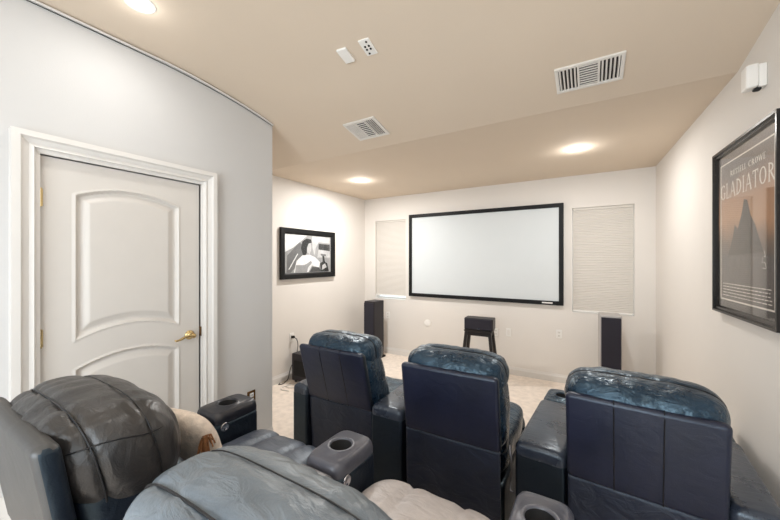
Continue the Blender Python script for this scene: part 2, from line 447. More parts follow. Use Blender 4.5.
# ------------------------------------------------------------------ lettering
GL = {  # strokes in a 1-high cell: (x0,y0,x1,y1,w) lines, ('arc',cx,cy,rx,ry,a0,a1,w)
 'G': (.78, [('arc', .4, .5, .38, .5, 45, 315, .1), (.66, .02, .66, .42, .1), (.52, .42, .78, .42, .05)]),
 'L': (.55, [(.14, 0, .14, 1, .1), (.02, .02, .52, .02, .05), (.5, 0, .52, .22, .05), (.02, .98, .27, .98, .04)]),
 'A': (.8, [(.06, 0, .4, 1, .05), (.4, 1, .74, 0, .11), (.18, .36, .6, .36, .05), (-.02, .02, .16, .02, .04), (.62, .02, .84, .02, .04)]),
 'D': (.78, [(.14, 0, .14, 1, .1), ('arc', .2, .5, .52, .48, -90, 90, .1), (.02, .02, .25, .02, .04), (.02, .98, .25, .98, .04)]),
 'I': (.3, [(.14, 0, .14, 1, .1), (.02, .02, .27, .02, .04), (.02, .98, .27, .98, .04)]),
 'T': (.68, [(.34, 0, .34, 1, .1), (.02, .97, .66, .97, .06), (.22, .02, .46, .02, .04), (.03, .8, .03, 1, .05), (.65, .8, .65, 1, .05)]),
 'O': (.82, [('arc', .4, .5, .37, .48, 0, 360, .1)]),
 'R': (.72, [(.14, 0, .14, 1, .1), ('arc', .2, .74, .36, .24, -90, 90, .09), (.3, .5, .7, 0, .1), (.02, .02, .26, .02, .04), (.02, .98, .25, .98, .04)]),
 'U': (.74, [(.12, .3, .12, 1, .1), (.62, .3, .62, 1, .06), ('arc', .37, .32, .25, .3, 180, 360, .08), (0, .98, .25, .98, .04), (.5, .98, .74, .98, .04)]),
 'S': (.52, [('arc', .25, .75, .2, .22, 20, 270, .09), ('arc', .25, .26, .22, .25, -160, 90, .09)]),
 'E': (.55, [(.14, 0, .14, 1, .1), (.02, .02, .5, .02, .05), (.02, .98, .48, .98, .05), (.14, .5, .42, .5, .05)]),
 'C': (.74, [('arc', .4, .5, .38, .5, 45, 315, .09)]),
 'W': (1.0, [(.03, 1, .27, 0, .1), (.27, 0, .5, 1, .05), (.5, 1, .73, 0, .1), (.73, 0, .97, 1, .05)]),
}
def letters(bm, text, cx, z, hgt, width, y, mi, bold=1.0):
    gap = .14; tot = sum((GL[c][0]+gap) if c != ' ' else .5 for c in text)-gap
    sx = width/tot; x = cx-width/2
    def quad(a, b, c, d):
        vs = [bm.verts.new((x+p[0]*sx, y, z+p[1]*hgt)) for p in (a, b, c, d)]
        bm.faces.new(vs).material_index = mi
    for ch in text:
        if ch == ' ': x += .5*sx; continue
        w, st = GL[ch]
        for s_ in st:
            if s_[0] == 'arc':
                _, ax, ay, rx, ry, a0, a1, t = s_; t *= bold; n = 18
                for k in range(n):
                    A, B = [math.radians(a0+(a1-a0)*q/n) for q in (k, k+1)]
                    quad((ax+(rx+t/4)*math.cos(A), ay+(ry)*math.sin(A)), (ax+(rx+t/4)*math.cos(B), ay+ry*math.sin(B)),
                         (ax+(rx-t)*math.cos(B), ay+(ry-t*.6)*math.sin(B)), (ax+(rx-t)*math.cos(A), ay+(ry-t*.6)*math.sin(A)))
            else:
                a, b, c, d, t = s_; t *= bold; dx, dy = c-a, d-b; l = math.hypot(dx, dy); nx, ny = -dy/l*t/2, dx/l*t/2
                quad((a+nx, b+ny), (c+nx, d+ny), (c-nx, d-ny), (a-nx, b-ny))
        x += (w+gap)*sx

def flat(bm, pts, y, mi):
    bm.faces.new([bm.verts.new((a, y, b)) for a, b in pts]).material_index = mi

def frame_mesh(w, h, f, dep, steps=((0, 1), (.55, .8), (1, .45))):
    """picture frame with a stepped profile; local x right, z up, front at -y"""
    bm = bmesh.new(); prof = [(0, 0)]
    for t, d in steps: prof.append((f*t if t else 0, -dep*d)); 
    prof.append((f, 0))
    rows = []
    for (sx, sz) in ((-1, -1), (1, -1), (1, 1), (-1, 1)):
        rows.append([bm.verts.new((sx*(w/2-a), d, sz*(h/2-a))) for a, d in prof])
    for i in range(4):
        a, b = rows[i], rows[(i+1) % 4]
        for k in range(len(prof)-1): bm.faces.new((a[k], a[k+1], b[k+1], b[k]))
    return bm

def glass_mat():
    m, N, L, P = nodes('picture_glass'); N.remove(P)
    out = N['Material Output']; mx = N.new('ShaderNodeMixShader'); tr = N.new('ShaderNodeBsdfTransparent'); gl = N.new('ShaderNodeBsdfGlossy'); fr = N.new('ShaderNodeLayerWeight')
    gl.inputs['Roughness'].default_value = .03; fr.inputs['Blend'].default_value = .5
    pw_ = N.new('ShaderNodeMath'); pw_.operation = 'POWER'; pw_.inputs[1].default_value = 5; L.new(fr.outputs['Facing'], pw_.inputs[0])
    ma = N.new('ShaderNodeMath'); ma.operation = 'MULTIPLY_ADD'; ma.inputs[1].default_value = .9; ma.inputs[2].default_value = .02; L.new(pw_.outputs[0], ma.inputs[0])
    L.new(ma.outputs[0], mx.inputs[0]); L.new(tr.outputs[0], mx.inputs[1]); L.new(gl.outputs[0], mx.inputs[2]); L.new(mx.outputs[0], out.inputs[0])
    return m
M['pglass'] = glass_mat()

# framed poster on the right wall
def poster_print():
    m, N, L, P = nodes('poster_print')
    tc = N.new('ShaderNodeTexCoord'); sp = N.new('ShaderNodeSeparateXYZ'); L.new(tc.outputs['Object'], sp.inputs[0])
    no = N.new('ShaderNodeTexNoise'); no.inputs['Scale'].default_value = 5; no.inputs['Detail'].default_value = 6; L.new(tc.outputs['Object'], no.inputs['Vector'])
    ad = N.new('ShaderNodeMath'); ad.operation = 'MULTIPLY_ADD'; ad.inputs[1].default_value = .22; L.new(no.outputs['Fac'], ad.inputs[0]); L.new(sp.outputs['Z'], ad.inputs[2])
    mr = N.new('ShaderNodeMapRange'); mr.inputs['From Min'].default_value = -.4; mr.inputs['From Max'].default_value = .62; L.new(ad.outputs[0], mr.inputs['Value'])
    rp = N.new('ShaderNodeValToRGB'); el = rp.color_ramp.elements
    el[0].position = 0; el[0].color = lin((84, 80, 78)); el[1].position = 1; el[1].color = lin((100, 92, 88))
    for p, c in ((.3, (86, 80, 76)), (.42, (116, 96, 80)), (.55, (188, 142, 104)), (.68, (178, 134, 100)), (.82, (104, 92, 84))):
        e = el.new(p); e.color = lin(c)
    L.new(mr.outputs[0], rp.inputs[0]); L.new(rp.outputs[0], P.inputs['Base Color']); P.inputs['Roughness'].default_value = .5
    return m
pw, ph = .80, 1.015
py_c = 2.585
pc = Vector((xr(py_c)-.004, py_c, 1.635+.178))
po = empty('framed_poster', pc, -PI/2+RA, 'large framed movie poster with white lettering on the right wall', 'poster')
finish('poster_frame', frame_mesh(pw, ph, .04, .035, ((0, 1), (.3, 1), (.45, .7), (.75, .75), (1, .4))), M['blackgloss'], po)
bm = bmesh.new(); box(bm, -pw/2+.03, pw/2-.03, -.012, -.001, -ph/2+.03, ph/2-.03)
letters(bm, 'RUSSELL CROWE', .03, .325, .032, .42, -.0126, 1, 1.7)
letters(bm, 'GLADIATOR', .0, .20, .092, .65, -.0126, 1, 1.25)
lw = .009; bx, bz0, bz1 = .335, -.425, .42           # white border line
for a in ((-bx, bx, bz0, bz0+lw), (-bx, bx, bz1-lw, bz1), (-bx, -bx+.016, bz0, bz1), (bx-.014, bx, bz0, bz1)):
    flat(bm, [(a[0], a[2]), (a[1], a[2]), (a[1], a[3]), (a[0], a[3])], -.0124, 1)
# plain dark hill as a stand-in picture, ground below
flat(bm, [(-.335+lw, bz0+lw), (bx-lw, bz0+lw), (bx-lw, -.17), (.1, -.13), (-.12, -.15), (-.335+lw, -.14)], -.0121, 2)
flat(bm, [(-.22, -.15), (-.15, -.05), (-.12, .03), (-.08, .0), (-.03, .08), (.0, .16), (.04, .15), (.08, .06), (.13, .01), (.22, -.14)], -.0122, 3)
for k in range(30):                                   # fine printed rules
    z = -.16-k*.0062; flat(bm, [(-.31, z), (.31, z), (.31, z+.0016), (-.31, z+.0016)], -.0123, 4)
sq = [(.22+.03*math.sin(k*.9)*(.4+k*.04), -.14-.008*k+.010*math.cos(k*1.7)) for k in range(12)]
for (a, b), (c, d) in zip(sq, sq[1:]): flat(bm, [(a, b), (c, d), (c+.003, d+.002), (a+.003, b+.002)], -.01235, 1)
for k in range(5):
    z = -.325-.018*k; x = -.29
    while x < .28:
        l = random.uniform(.01, .05); flat(bm, [(x, z), (x+l, z), (x+l, z+.005), (x, z+.005)], -.0124, 1); x += l+.008
bmesh.ops.recalc_face_normals(bm, faces=bm.faces)
PW = mat('print_white', (236, 228, 218), .5)
o = finish('poster_sheet', bm, [poster_print(), PW, mat('print_ground', (92, 84, 80), .5, var=.2, vscale=20), mat('print_rock', (66, 56, 50), .5, var=.2, vscale=14), mat('print_rule', (120, 112, 106), .5)], po)
bm = bmesh.new(); box(bm, -pw/2+.036, pw/2-.036, -.0165, -.0145, -ph/2+.036, ph/2-.036); finish('poster_glass', bm, M['pglass'], po)

# black-and-white photo on the alcove wall
by_c, bz_c = 3.535, 1.635+.088
bwf = empty('framed_photo', (XA+.004, by_c, bz_c), PI/2, 'black and white framed photograph of a reclining person on the left alcove wall', 'picture')
w, h = 1.08, .70
finish('photo_frame', frame_mesh(w, h, .078, .04, ((0, 1), (.75, .9), (1, .5))), M['black'], bwf)
GREY = [mat('print_grey_%d' % g, (g, g, g), .55, var=.12, vscale=12) for g in (150, 225, 105, 62, 24, 188)]
bm = bmesh.new(); box(bm, -w/2+.07, w/2-.07, -.012, -.001, -h/2+.07, h/2-.07)
shapes = [([(-.46, -.265), (-.46, -.02), (-.40, .03), (-.14, .265), (.46, .265), (.46, -.265)], 0),
 ([(-.46, .02), (-.46, .265), (-.05, .265), (-.16, .19), (-.32, .08)], 1),
 ([(-.43, -.265), (-.42, -.03), (-.2, .16), (-.05, .10), (-.15, -.10), (-.36, -.265)], 2),
 ([(.1, -.03), (.13, .09), (.2, .20), (.22, .265), (.05, .265), (.06, .10)], 5),
 ([(.19, .16), (.19, .07), (.44, .05), (.44, .15)], 3), ([(.19, .265), (.19, .18), (.44, .17), (.44, .265)], 5),
 ([(.19, .07), (.16, -.05), (.44, -.05), (.44, .05)], 5),
 ([(-.30, -.265), (-.25, -.10), (-.14, -.02), (.0, -.01), (.12, -.05), (.22, -.12), (.2, -.2), (.05, -.17), (-.02, -.265)], 1),
 ([(-.28, -.265), (-.26, -.16), (-.1, -.16), (.03, -.10), (.05, -.13), (-.03, -.20), (-.05, -.265)], 0),
 ([(-.06, .03), (-.10, .10), (-.07, .18), (.0, .19), (.035, .13), (.03, .05), (.0, .0)], 5),
 ([(-.13, -.02), (-.17, .08), (-.14, .18), (-.06, .225), (.03, .215), (.045, .17), (-.02, .15), (-.05, .09), (-.05, .02), (-.08, -.02)], 4),
 ([(.0, -.265), (.06, -.19), (.2, -.20), (.26, -.265)], 3), ([(.24, -.265), (.22, -.14), (.3, -.10), (.38, -.14), (.42, -.265)], 4),
 ([(.26, -.24), (.27, -.17), (.33, -.14), (.37, -.2)], 5), ([(.27, -.02), (.31, -.02), (.33, -.12), (.28, -.12)], 4), ([(.23, .01), (.35, .0), (.35, -.03), (.24, -.02)], 2),
 ([(-.40, -.22), (-.38, -.22), (-.22, .0), (-.24, .0)], 1)]
for k, (pts, mi) in enumerate(shapes): flat(bm, pts, -.0122-.0001*k, mi)
finish('photo_print', bm, GREY, bwf)
bm = bmesh.new(); box(bm, -w/2+.08, w/2-.08, -.018, -.016, -h/2+.08, h/2-.08); finish('photo_glass', bm, M['pglass'], bwf)

# ------------------------------------------------------------------ wall plates
def wall_plate(name, loc, rz, w, h, label, cat, details, m=None, group=None):
    r = empty(name, loc, rz, label, cat, group)
    bm = bmesh.new(); box(bm, -w/2, w/2, -.008, 0, -h/2, h/2); finish('cover_plate', bm, m or M['white'], r, bevel=.003)
    for nm, bx_, mm in details:
        bm = bmesh.new()
        for b in bx_: box(bm, b[0], b[1], -.0105, -.0075, b[2], b[3])
        finish(nm, bm, mm, r)
    return r
rec = [('receptacle', [(-.017, .017, .008, .036)], M['vent']), ('receptacle', [(-.017, .017, -.036, -.008)], M['vent']), ('slot', [(-.009, -.006, .016, .028)], M['hole']), ('slot', [(.006, .009, .016, .028)], M['hole']), ('slot', [(-.009, -.006, -.03, -.018)], M['hole']), ('slot', [(.006, .009, -.03, -.018)], M['hole'])]
def front_at(u, y):
    t = (u-390)/330; X, Y = -.518+.8554*t, .8554+.518*t; s_ = D/Y
    return Vector((X*s_, D, 1.635+(260-y)/330*s_))
wall_plate('wall_outlet', front_at(388, 315), 0, .07, .115, 'white outlet on the front wall beside the left tower speaker', 'outlet', rec)
wall_plate('wall_outlet', front_at(495.8, 332), 0, .07, .115, 'white outlet on the front wall just right of the small stool', 'outlet', rec)
wall_plate('light_switch', front_at(508.6, 332.3), 0, .07, .115, 'white switch plate further right of the stool on front wall', 'switch', [('rocker', [(-.016, .016, -.033, .033)], M['vent'])])
wall_plate('wall_outlet', front_at(559, 334), 0, .07, .115, 'white outlet low on the front wall below the screen right end', 'outlet', rec)
rp_ = empty('wall_cover_plate', front_at(427.5, 323), 0, 'round white cover plate on front wall below the screen left end', 'cover plate')
bm = bmesh.new(); lathe(bm, [(0, 0), (.055, 0), (.055, -.006), (.045, -.011), (0, -.012)], axis='y'); finish('cover_disc', bm, M['white'], rp_, smooth=False)
def left_at(u, y, X=XL):
    t = (u-390)/330; dx, dy = -.518+.8554*t, .8554+.518*t; s_ = X/dx
    return Vector((X, dy*s_, 1.635+(260-y)/330*s_))
wall_plate('brass_outlet', left_at(251, 397.5), PI/2, .078, .118, 'bronze outlet plate on the door wall by the leftmost cup holder', 'outlet',
           [('receptacle', [(-.018, .018, .006, .04)], M['white']), ('receptacle', [(-.018, .018, -.04, -.006)], M['white']), ('slot', [(-.010, -.005, .014, .03)], M['hole']), ('slot', [(.005, .010, .014, .03)], M['hole']), ('slot', [(-.010, -.005, -.032, -.016)], M['hole']), ('slot', [(.005, .010, -.032, -.016)], M['hole'])], M['bronze'])
ao = left_at(291.5, 337, XA)
wall_plate('wall_outlet', ao, PI/2, .075, .12, 'white outlet on the alcove wall with a black plug in it', 'outlet', rec)

# cords
def cord(name, pts, r, m, label):
    bm = bmesh.new(); P = [Vector(p) for p in pts]; out = []
    for i in range(len(P)-1):
        a, b, c, d = P[max(i-1, 0)], P[i], P[i+1], P[min(i+2, len(P)-1)]
        for k in range(8):
            t = k/8; out.append(.5*((2*b)+(c-a)*t+(2*a-5*b+4*c-d)*t*t+(3*b-a-3*c+d)*t**3))
    out.append(P[-1]); tube(bm, out, r, 6)
    return bm, label
ax, ay, az = XA, ao.y, ao.z
SUBX, SUBY = -3.28, 3.26
cd = empty('power_cord', (XA, ay, 0), 0, 'black power cord running from the alcove outlet down behind the subwoofer', 'cord')
bm, _ = cord('c', [(.04, 0, az-.0), (.07, .03, az-.03), (.06, .06, az-.14), (.05, .02, az-.3), (.04, -.05, .16), (.045, -.1, .03), (.06, -.16, .008), (.085, -.22, .007), (.06, -.27, .007), (.03, -.22, .007)], .0055, M['cable_black'], '')
finish('cable', bm, M['cable_black'], cd, smooth=True)
bm = bmesh.new(); box(bm, .0115, .05, -.018, .018, az-.012, az+.02); finish('plug', bm, M['black'], cd, bevel=.004)
bm, _ = cord('c', [(XA+.14, 3.06, .006), (XA+.16, 2.98, .006), (XA+.24, 2.93, .006), (XA+.32, 2.98, .006), (XA+.30, 3.05, .006), (XA+.22, 3.04, .006), (XA+.17, 2.92, .006), (XA+.22, 2.84, .006), (XA+.34, 2.86, .006)], .005, M['cable_white'], '')
tag(finish('speaker_wire', bm, M['cable_white'], smooth=True), 'white speaker wire coiled on the carpet beside the subwoofer', 'cord')

# ------------------------------------------------------------------ subwoofer, towers, stool and centre speaker
sb = empty('subwoofer', (SUBX, SUBY, 0), math.radians(2), 'small black cube subwoofer on the carpet by the alcove wall', 'subwoofer')
bm = bmesh.new(); rbox(bm, -.15, .15, -.15, .15, .025, .385, .012); finish('cabinet', bm, M['speaker_side'], sb)
bm = bmesh.new(); box(bm, -.14, .14, .15, .168, .045, .365); finish('front_grille', bm, M['grille'], sb, bevel=.005)
for x in (-.11, .11):
    for y in (-.11, .11):
        bm = bmesh.new(); lathe(bm, [(0, 0), (.018, 0), (.02, .026), (0, .027)], (x, y, 0)); finish('rubber_foot', bm, M['black'], sb)
bm = bmesh.new(); box(bm, -.1, .1, -.157, -.149, .1, .3); finish('rear_panel', bm, M['black'], sb)

def tower(loc, rz, label, hgt, shell):
    t = empty('tower_speaker', loc, rz, label, 'speaker', 'tower speakers')
    bm = bmesh.new(); rbox(bm, -.105, .105, -.13, .14, .03, hgt, .012); finish('cabinet', bm, shell, t)
    bm = bmesh.new(); box(bm, -.095, .095, -.15, -.128, .06, hgt-.025); finish('front_grille', bm, M['grille'], t, bevel=.004)
    bm = bmesh.new(); rbox(bm, -.13, .13, -.15, .16, 0, .032, .01); finish('plinth', bm, M['black'], t)
    return t
tower((-3.10, 4.60, 0), math.radians(-4), 'black tower speaker below the left window shade in the front corner', .955, M['speaker_side'])
tower((.20, 4.66, 0), math.radians(3), 'pale tower speaker with dark grille below the right window shade', 1.0, M['speaker_grey'])

st = empty('stool', (-1.30, 4.52, 0), math.radians(4), 'small dark wooden stool holding the center speaker by the front wall', 'stool')
bm = bmesh.new(); rbox(bm, -.185, .185, -.12, .12, .66, .69, .01); finish('stool_top', bm, M['stool'], st)
for sx in (-1, 1):
    for sy in (-1, 1):
        bm = bmesh.new()
        loft(bm, [[Vector((sx*(.155+dx)+a*.02, sy*(.095+dy)+b*.02, z)) for a, b in ((-1, -1), (1, -1), (1, 1), (-1, 1))] for dx, dy, z in ((.07, .045, 0), (0, 0, .662))])
        finish('leg', bm, M['stool'], st)
bm = bmesh.new()
for sy in (-1, 1): box(bm, -.15, .15, sy*.098-.008, sy*.098+.008, .61, .662)
for sx in (-1, 1): box(bm, sx*.158-.008, sx*.158+.008, -.09, .09, .61, .662)
finish('apron', bm, M['stool'], st)
cs = empty('center_speaker', (-1.29, 4.50, .691), math.radians(4), 'small black center speaker lying on the stool below the screen', 'speaker')
bm = bmesh.new(); rbox(bm, -.19, .19, -.09, .11, .0, .155, .008); finish('cabinet', bm, M['speaker_side'], cs)
bm = bmesh.new(); box(bm, -.18, .18, -.108, -.088, .01, .145); finish('front_grille', bm, M['grille'], cs, bevel=.004)
bm = bmesh.new(); box(bm, .0, .025, -.1095, -.108, .016, .026); finish('badge', bm, M['chrome'], cs)

# ------------------------------------------------------------------ ceiling fittings
def ceil_pt(u, v):
    t = (u-390)/330; X, Y, k = -.518+.8554*t, .8554+.518*t, (260-v)/330
    lo, hi = .1, 12
    for _ in range(60):
        s_ = (lo+hi)/2
        if 1.635+k*s_ > zceil(Y*s_): hi = s_
        else: lo = s_
    return Vector((X*lo, Y*lo, zceil(Y*lo)))
SLOPE = math.atan2(ZF-ZC, YS1-YS0)
def pitch(y): return math.atan2(zceil(y+.03)-zceil(y-.03), .06)
def vent(loc, w, d, label):
    r = empty('ceiling_vent', loc, 0, label, 'vent', 'ceiling air vents'); r.rotation_euler = (pitch(loc.y), 0, 0)
    f = .021
    bm = bmesh.new()
    for a in ((-w/2, w/2, -d/2, -d/2+f), (-w/2, w/2, d/2-f, d/2), (-w/2, -w/2+f, -d/2+f, d/2-f), (w/2-f, w/2, -d/2+f, d/2-f)): box(bm, a[0], a[1], a[2], a[3], -.012, .0)
    iw = w-2*f
    for x in (-iw/6, iw/6): box(bm, x-.006, x+.006, -d/2+f, d/2-f, -.011, -.002)
    finish('vent_frame', bm, M['vent'], r, bevel=.002)
    bm = bmesh.new(); box(bm, -w/2+f, w/2-f, -d/2+f, d/2-f, -.003, .0); finish('duct_opening', bm, M['ventdark'], r)
    bm = bmesh.new()
    for sgn in (-1, 1):
        for k in range(5):
            x = sgn*(iw/6+.006)+sgn*(k+.5)*(iw/3-.006)/5
            vs = box(bm, x-.0035, x+.0035, -d/2+f, d/2-f, -.011, -.004)
            for v in vs:
                if v.co.z < -.008: v.co.x += sgn*.003
    for k in range(9):
        y = -d/2+f+(k+.5)*(d-2*f)/9
        vs = box(bm, -iw/6+.006, iw/6-.006, y-.0045, y+.0045, -.011, -.004)
        for v in vs:
            if v.co.z < -.008: v.co.y -= .003
    finish('louvers', bm, M['vent'], r)
a, b = ceil_pt(554, 68.7), ceil_pt(627.5, 50); c_ = ceil_pt(589, 72)
vent(ceil_pt(588.5, 73.5), .37, .235, 'larger white ceiling vent nearest the poster wall')
vent(ceil_pt(366.5, 128.7), .33, .27, 'white ceiling vent to the left, nearer the door wall')

cp = ceil_pt(346, 54.5)
r = empty('ceiling_cover', cp, math.radians(4), 'blank white cover box on the ceiling beside the jack plate', 'cover plate'); r.rotation_euler = (pitch(cp.y), 0, math.radians(6))
bm = bmesh.new(); rbox(bm, -.036, .036, -.06, .06, -.016, 0, .006); finish('cover_box', bm, M['white'], r)
cp = ceil_pt(368, 46.5)
r = empty('jack_plate', cp, 0, 'white ceiling jack plate with dark round sockets beside the blank cover', 'wall plate'); r.rotation_euler = (pitch(cp.y), 0, math.radians(6))
bm = bmesh.new(); rbox(bm, -.037, .037, -.064, .064, -.008, 0, .003); finish('cover_plate', bm, M['white'], r)
for k, (x, y) in enumerate(((-.013, .012), (.013, .012), (-.013, -.012), (.013, -.012), (-.012, .045), (.012, -.045))):
    bm = bmesh.new(); lathe(bm, [(0, -.008), (.007, -.008), (.007, -.011), (0, -.011)], (x, y, 0), n=14); finish('socket', bm, M['hole'], r)

LIGHTS = []
def downlight(loc, label):
    r = empty('ceiling_light', loc+Vector((0, 0, .0015)), 0, label, 'ceiling light', 'recessed ceiling lights')
    bm = bmesh.new()
    prof = [(.055, -.001), (.058, -.006), (.064, -.007), (.072, -.004), (.074, 0), (.055, 0)]
    n = 40; R = [[bm.verts.new((p*math.cos(2*PI*k/n), p*math.sin(2*PI*k/n), z)) for k in range(n)] for p, z in prof]
    for i in range(len(R)):
        A, B = R[i], R[(i+1) % len(R)]
        for k in range(n): bm.faces.new((A[k], A[(k+1) % n], B[(k+1) % n], B[k]))
    finish('trim_ring', bm, M['white'], r, smooth=True)
    bm = bmesh.new(); lathe(bm, [(0, -.002), (.056, -.002), (.056, -.0005), (0, -.0005)], n=40); finish('lamp_diffuser', bm, M['glow'], r)
    LIGHTS.append(loc)
downlight(ceil_pt(360.5, 180.5), 'recessed ceiling light over the left window, in front of the small vent')
downlight(ceil_pt(577, 148.5), 'recessed ceiling light between the larger vent and the right window')
downlight(ceil_pt(140, 3.5), 'recessed ceiling light above the white door, cut by the photo top')

# small white wall speaker
sp_y = 2.40; spz = 1.635+.925
r = empty('wall_speaker', (xr(sp_y), sp_y, spz), -PI/2+RA, 'small white wall mounted speaker box high above the poster', 'speaker')
bm = bmesh.new(); rbox(bm, -.03, .03, -.03, .0, -.055, .06, .006); finish('mount_bracket', bm, M['white'], r)
bm = bmesh.new()
rbox(bm, -.034, .034, -.078, -.03, -.058, .062, .010, T=lambda v: Vector((v.x, v.y*(1-.0*v.z), v.z+.12*(v.y+.07))))
finish('speaker_body', bm, M['white'], r)
bm = bmesh.new(); rbox(bm, -.015, .015, -.042, -.015, -.066, -.05, .005); finish('swivel_knob', bm, M['hole'], r)

# ------------------------------------------------------------------ recliners
def recliner(loc, rz, label, hw, arms, S, group):
    """origin at floor under the middle of the back; faces +y. arms: {-1: width, 1: width}"""
    R = empty('recliner', loc, rz, label, 'recliner', group)
    lean = S.get('lean', .15)                                   # y moves back as z rises
    yb = lambda z: .02+(1.02-z)*lean             # rear face of the shell
    seed = S['seed']
    # base
    bm = bmesh.new(); rbox(bm, -hw+.012, hw-.012, .25, 1.0, .03, .33, .02); finish('base', bm, S['side'], R)
    # upholstered back body
    bm = puff((0, .235, S.get('bz', .775)), (hw+S.get('wide', .012), .135, .235), (7, 3.2, 4), n=26, wr=.006, ws=6, seed=seed, shear=-lean)
    finish('back_cushion', bm, S['pad'], R, smooth=True)
    # hard shell panel
    zt, zb = S.get('zt', 1.02), .60
    bm = bmesh.new()
    rbox(bm, -hw, hw, 0, .055, zb, zt, .022, T=lambda v: Vector((v.x, v.y+yb(v.z), v.z)))
    bmesh.ops.recalc_face_normals(bm, faces=bm.faces)
    for f in bm.faces:
        f.normal_update(); f.material_index = 0 if (f.normal.y < -.45 or f.normal.z > .6) else 1
    panel = finish('back_panel', bm, [S['panel'], S['side']], R, smooth=True)
    for x in S['seams']:
        bm = bmesh.new()
        tube(bm, [(x, yb(zb)+.0, zb+.006), (x, yb(zt-.03)-.0005, zt-.03), (x, yb(zt)+.004, zt-.004), (x, yb(zt)+.03, zt+.001)], .0028, 6)
        finish('seam', bm, M['pipe'], panel)
    # hanging back cloth
    bm = bmesh.new(); nx, nz = 40, 30; g = []
    for i in range(nx+1):
        row = []
        for j in range(nz+1):
            x = -hw+.004+2*(hw-.004)*i/nx; t = j/nz; z = .07+(zb+.004-.07)*t
            y = yb(zb)+.012+.03*(1-t)+.022*noise.noise(Vector((x*9+seed*5, z*1.6, seed)))*(1-t*.7)+.006*math.sin(x*22+z*5+seed)*(1-t)
            row.append(bm.verts.new((x, y, z)))
        g.append(row)
    for i in range(nx):
        for j in range(nz): bm.faces.new((g[i][j], g[i+1][j], g[i+1][j+1], g[i][j+1]))
    ext = bmesh.ops.extrude_face_region(bm, geom=bm.faces[:])
    for v in [e for e in ext['geom'] if isinstance(e, bmesh.types.BMVert)]: v.co.y += .012
    finish('back_skirt', bm, S['skirt'], R, smooth=True)
    # headrest pad
    c, h, p = S['hc'], S['hh'], S['hp']
    gro = [(1, y-c[1], .004, .028) for y in S['hseam']]+[(1, y-c[1], .005, .010) for y in S['hseam']]
    bm = puff(c, h, p, n=44, wr=S['wr'], ws=S.get('ws', 7), seed=seed+2, grooves=gro+S.get('gro', []), stretch=S.get('stretch', (1.0, .45, 1.0)), shear=S['hshear'])
    head = finish('headrest', bm, S['head'], R, smooth=True)
    for y in S['hseam']:
        bm = bmesh.new(); tube(bm, puff_line(c, h, p, 1, y-c[1], shear=S['hshear'], out=-.0055, arc=(-.17, .67)), .0028 if y == S['hseam'][0] else .0018, 6)
        finish('piping', bm, S['pipe'], head, smooth=True)
    if S.get('edge'):
        for sx in (-1, 1):
            pts = []
            for k in range(13):
                y = -.12+.26*k/12; z = h[2]*(.42+.06*math.sin(k*.5))
                rem = 1-abs(y/h[1])**p[1]-abs(z/h[2])**p[2]
                if rem > .02: pts.append((c[0]+sx*(h[0]*rem**(1/p[0])-.001), c[1]+y+S['hshear']*z, c[2]+z))
            if len(pts) > 3:
                bm = bmesh.new(); tube(bm, pts, .0022, 6); finish('piping', bm, S['pipe'], head, smooth=True)
    # lumbar pad
    bm = puff((0, .36, .60), (hw-.01, .10, .20), (6, 2.6, 3), n=22, wr=.006, ws=6, seed=seed+4, shear=-.1)
    finish('lumbar_cushion', bm, S['pad'], R, smooth=True)
    # seat and footrest
    bm = puff((0, .68, .42), (hw-.006, .42, .10), (7, 5, 3), n=32, wr=.007, ws=6, seed=seed+5, grooves=[(0, -hw*.36, .013, .016), (0, hw*.36, .013, .016)] if S.get('tuft') else [(1, .2, .008, .014)])
    finish('seat_cushion', bm, S['seat'], R, smooth=True)
    bm = puff((0, 1.055, .25), (hw-.012, .05, .17), (7, 3, 5), n=18, wr=.004, ws=6, seed=seed+6)
    finish('footrest', bm, S['seat'], R, smooth=True)
    # arms
    for sx, aw in arms.items():
        x0, x1 = (hw+.006, hw+.006+aw) if sx > 0 else (-hw-.006-aw, -hw-.006)
        xc = (x0+x1)/2
        bm = bmesh.new(); rbox(bm, x0+.001, x1-.001, .119 if S.get('flat') else .24, 1.07, .03, .62 if S.get('flat') else .585, .02); a = finish('armrest', bm, S['arm'], R, smooth=True)
        zt_ = .665 if S.get('flat') else .615
        bm = bmesh.new()
        ay0 = .118 if S.get('flat') else .23
        rbox(bm, x0, x1, ay0, .80, .58 if S.get('flat') else .50, zt_, .028, T=lambda v: Vector((v.x, v.y, v.z+(.012*math.sin((v.y-ay0)/(.8-ay0)*PI)+.012*(1-((v.x-xc)/(aw/2))**2) if v.z > .56 else 0))))
        finish('arm_pad', bm, S['armtop'], a, smooth=True)
        # cup holder block
        bm = bmesh.new(); cy, hx, hy, zt2 = .945, aw/2-.008, .135, (.662 if S.get('flat') else .640); n = 48
        def ring(rx, ry, z, e, tilt=0):
            out = []
            for k in range(n):
                t = 2*PI*k/n; cx_, sn = math.cos(t), math.sin(t)
                q = (abs(cx_)**e+abs(sn)**e)**(-1/e)
                out.append(Vector((xc+rx*q*cx_, cy+ry*q*sn, z)))
            return out
        RR = [ring(hx, hy, .45, 7), ring(hx+.002, hy+.002, .60, 7), ring(hx, hy, zt2-.02, 6), ring(hx-.008, hy-.008, zt2-.005, 5.5), ring(hx-.02, hy-.02, zt2, 5),
              ring(.066, .066, zt2, 2.2), ring(.062, .062, zt2+.006, 2), ring(.052, .052, zt2+.007, 2), ring(.047, .047, zt2, 2)]
        loft(bm, RR, 0, True, False)
        loft(bm, [ring(.047, .047, zt2, 2), ring(.045, .045, zt2-.085, 2)], 1, False, True)
        bmesh.ops.remove_doubles(bm, verts=bm.verts, dist=1e-5)
        finish('cup_holder', bm, [S['cup'], M['hole']], a, smooth=True)
